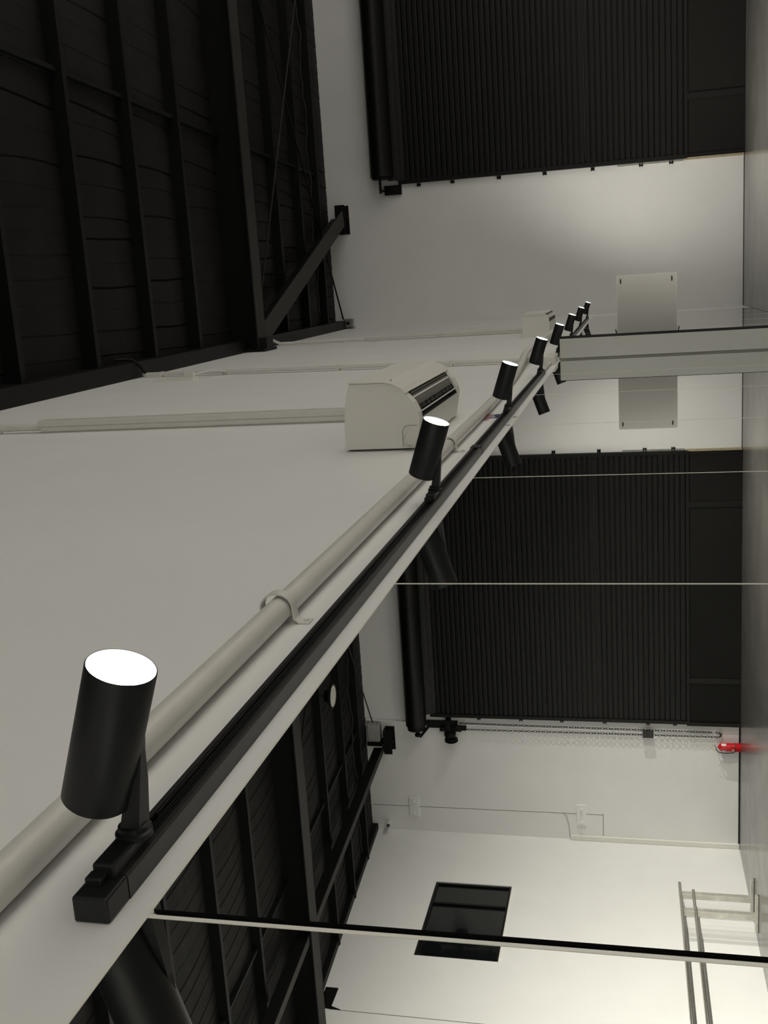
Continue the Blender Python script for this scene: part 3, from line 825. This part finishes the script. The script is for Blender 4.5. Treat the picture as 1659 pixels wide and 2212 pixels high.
# small red and navy sticker behind the track
t = thing('wall_sticker', (WX, 5.09, 2.55), 'small smudged red and navy sticker on the wall beside the light track', 'sticker')
for k in range(6):
    y = 4.985 + k * 0.042; z = 2.622 - abs(k - 1) * 0.006
    b = MB(); b.prism([(y + 0.02 - 0.006 * k, z), (y + 0.028 - 0.004 * k, z - 0.004), (y + 0.026, 2.556), (y, 2.560)], 0, WX, WX + 0.0006 + 0.0001 * k); part('red_stroke', b, M['stickred'], t)
b = MB(); b.prism([(5.06, 2.562), (5.21, 2.548), (5.21, 2.47), (5.08, 2.47)], 0, WX, WX + 0.0014); part('navy_block', b, M['stickblue'], t)
b = MB(); b.prism([(5.075, 2.556), (5.125, 2.55), (5.13, 2.535), (5.08, 2.54)], 0, WX + 0.0014, WX + 0.0018); part('white_gap', b, M['white'], t)

# ================================================================ RIGHT SIDE, SEEN IN THE MIRRORS
# window
w1 = thing('window_1', (W, (wy0 + wy1) / 2, wz0), 'dark sliding window high in the side wall, seen in the mirrors', 'window', kind='structure')
fx0, fx1 = W + 0.02, W + 0.09
f = 0.045
b = MB()
b.box((fx0, wy0, wz0), (fx1, wy1, wz0 + f)); b.box((fx0, wy0, wz1 - f), (fx1, wy1, wz1)); b.box((fx0, wy0, wz0 + f), (fx1, wy0 + f, wz1 - f)); b.box((fx0, wy1 - f, wz0 + f), (fx1, wy1, wz1 - f))
part('frame', b, M['slat'], w1)
b = MB(); b.box((fx0 + 0.005, 16.10, wz0 + f), (fx1 - 0.01, 16.15, wz1 - f)); part('mullion', b, M['slat'], w1)
b = MB(); b.box((fx0 + 0.03, 16.15, wz0 + f), (fx0 + 0.036, wy1 - f, wz1 - f)); part('pane', b, M['blackpane'], w1)
b = MB(); b.box((fx0 + 0.04, wy0 + f, wz0 + f), (fx0 + 0.046, 16.10, wz1 - f)); part('pane', b, M['blackpane'], w1)
b = MB(); b.box((W, wy0 - 0.015, wz0 - 0.02), (W - 0.012, wy1 + 0.015, wz0)); part('sill', b, M['plastic'], w1)

# barres
def barre(x, ypost, yend, zoff, label):
    t = thing('ballet_barre', (x, ypost, 0), label, 'barre', 'double barres by the side wall')
    L = 4.2
    for z, r in ((1.165 + zoff, 0.026), (0.955 + zoff, 0.026)):
        ye = yend if z > 1.1 else ypost + 0.05
        b = MB(); b.tube([(x, ye, z), (x, ye - 0.01, z), (x, yend - L + 0.01, z), (x, yend - L, z)], [r * 0.8, r, r, r * 0.8], n=16); part('rail', b, M['brushed'], t)
    for yp in (ypost, yend - L + (yend - ypost)):
        b = MB(); b.box((x + 0.022, yp - 0.045, 0.045), (x + 0.115, yp + 0.045, 1.15 + zoff), bev=0.004); part('post', b, M['alu'], t)
        b = MB(); b.box((x - 0.30, yp - 0.045, 0.004), (x + 0.33, yp + 0.045, 0.05), bev=0.004); part('foot', b, M['alu'], t)
        b = MB(); b.box((x - 0.30, yp - 0.045, 0.0), (x + 0.33, yp + 0.045, 0.006)); part('rubber_pad', b, M['rubber'], t)
        for z in (1.165 + zoff, 0.955 + zoff):
            b = MB(); b.box((x + 0.0, yp - 0.024, z - 0.026), (x + 0.02, yp + 0.024, z + 0.026), bev=0.002); part('saddle', b, M['alu'], t)
    return t
barre(9.40, 15.60, 15.93, 0.0, 'steel double barre with flat foot nearer the mirrors, seen reflected by the side wall')
barre(9.49, 16.22, 16.47, 0.0, 'steel double barre tucked behind the other against the side wall, seen reflected')

# fire extinguisher
ex = thing('fire_extinguisher', (7.87, D - 0.11, 0), 'red fire extinguisher standing on the floor right of the roller door, seen in the mirrors', 'fire extinguisher')
ec = (7.87, D - 0.11, 0.0)
b = MB(); b.lathe(ec, [(0.0, 0.0), (0.074, 0.0), (0.078, 0.006), (0.078, 0.315), (0.072, 0.345), (0.05, 0.372), (0.026, 0.385), (0.022, 0.40), (0.0, 0.40)], n=32); part('cylinder', b, M['red'], ex)
b = MB(); b.lathe(ec, [(0.0795, 0.085), (0.081, 0.087), (0.081, 0.097), (0.0795, 0.099)], n=32); part('band', b, M['rubber'], ex)
b = MB(); b.cyl((ec[0], ec[1], 0.395), (ec[0], ec[1], 0.435), 0.018, n=14); b.box((ec[0] - 0.012, ec[1] - 0.05, 0.425), (ec[0] + 0.012, ec[1] + 0.02, 0.44)); vl = part('valve', b, M['galv'], ex)
b = MB(); b.tube([(ec[0] - 0.01, ec[1], 0.44), (ec[0] - 0.05, ec[1] - 0.01, 0.455)], 0.005, n=6); b.tube([(ec[0], ec[1], 0.44), (ec[0] - 0.045, ec[1] - 0.01, 0.49)], 0.005, n=6); part('handle', b, M['galv'], vl)
b = MB(); b.tube([(ec[0] + 0.015, ec[1] - 0.02, 0.425), (ec[0] + 0.05, ec[1] - 0.04, 0.42), (ec[0] + 0.085, ec[1] - 0.045, 0.37), (ec[0] + 0.1, ec[1] - 0.045, 0.28), (ec[0] + 0.095, ec[1] - 0.035, 0.18), (ec[0] + 0.09, ec[1] - 0.02, 0.1)], 0.009, n=10); hs = part('hose', b, M['rubber'], ex)
b = MB(); b.cyl((ec[0] + 0.09, ec[1] - 0.02, 0.075), (ec[0] + 0.09, ec[1] - 0.02, 0.105), 0.011, n=10); part('nozzle', b, M['white'], hs)
def wrap(a0, a1, z0, z1, name, mat):
    b = MB(); n = 8; vs = []
    for i in range(n + 1):
        a = a0 + (a1 - a0) * i / n
        for z in (z0, z1): vs.append((ec[0] + 0.0785 * math.cos(a), ec[1] + 0.0785 * math.sin(a), z))
    b.add(vs, [(2 * i, 2 * i + 2, 2 * i + 3, 2 * i + 1) for i in range(n)]); part(name, b, M[mat], ex)
wrap(-1.1, -0.35, 0.265, 0.325, 'paper_label', 'white')
wrap(-1.45, -1.05, 0.12, 0.155, 'paper_label', 'white')
wrap(-2.9, -2.3, 0.255, 0.335, 'paper_label', 'white')
b = MB(); b.box((ec[0] - 0.015, ec[1] - 0.06, 0.485), (ec[0] + 0.012, ec[1] - 0.055, 0.505)); part('tag', b, M['yellow'], ex)

# connector plates on the panel joint
for z0, z1, lab in ((6.05, 6.235, 'pale bolted steel plate high on the end-wall joint, seen in the mirrors'), (2.795, 2.965, 'pale bolted steel plate low on the end-wall joint, seen in the mirrors')):
    t = thing('connector_plate', (9.41, D, z0), lab, 'plate', 'bolted plates on the end-wall joint')
    b = MB(); b.box((9.205, D - 0.03, z0), (9.63, D, z1), bev=0.003); pl = part('plate', b, M['wall'], t)
    for x in (9.285, 9.55):
        b = MB(); b.cyl((x, D - 0.07, (z0 + z1) / 2), (x, D - 0.03, (z0 + z1) / 2), 0.026, n=6, smooth=False); part('bolt', b, M['wall'], pl)
# corner cable duct
t = thing('corner_trunking', (9.87, D, 0), 'white vertical cable trunking in the far corner by the side wall, seen in the mirrors', 'trunking')
b = MB(); b.box((9.845, D - 0.05, 0.002), (9.935, D, 3.09), bev=0.004); part('trunking', b, M['plastic'], t)
b = MB(); b.tube([(9.395, D - 0.006, 3.22), (9.44, D - 0.02, 3.16), (9.62, D - 0.02, 3.12), (9.86, D - 0.02, 3.10), (9.885, D - 0.025, 3.08)], 0.004, n=6); part('loose_wire', b, M['seal'], t)
# security camera
t = thing('security_camera', (9.86, D, 6.66), 'small white bullet security camera high in the far corner, seen in the mirrors', 'camera')
b = MB(); b.cyl((9.80, D - 0.01, 6.68), (9.80, D, 6.68), 0.05, n=18); b.cyl((9.80, D - 0.07, 6.68), (9.80, D - 0.01, 6.68), 0.018, n=10); part('mount', b, M['plastic'], t)
b = MB(); b.cyl((9.79, D - 0.06, 6.695), (9.72, D - 0.26, 6.64), 0.045, n=20); part('housing', b, M['plastic'], t)
b = MB(); b.cyl((9.7205, D - 0.2585, 6.6403), (9.718, D - 0.266, 6.639), 0.036, n=20); part('lens', b, M['blackpane'], t)
# unlit round ceiling lamp
t = thing('ceiling_light', (5.46, 14.52, 6.40), 'unlit round ceiling light with pale lens under the black roof, seen in the mirrors', 'ceiling light')
b = MB(); b.lathe((5.46, 14.52, 6.40), [(0.165, 0.012), (0.185, 0.0), (0.195, 0.01), (0.195, 0.04), (0.12, 0.06), (0.09, 0.14), (0.0, 0.14)], n=36); part('housing', b, M['steel'], t)
b = MB(); b.lathe((5.46, 14.52, 6.40), [(0.0, 0.006), (0.12, 0.006), (0.165, 0.012)], n=36); part('lens', b, M['lensoff'], t)
b = MB(); b.cyl((5.46, 14.52, 6.54), (5.46, 14.52, roof(14.52)), 0.012, n=8); part('hanger', b, M['steel'], t)
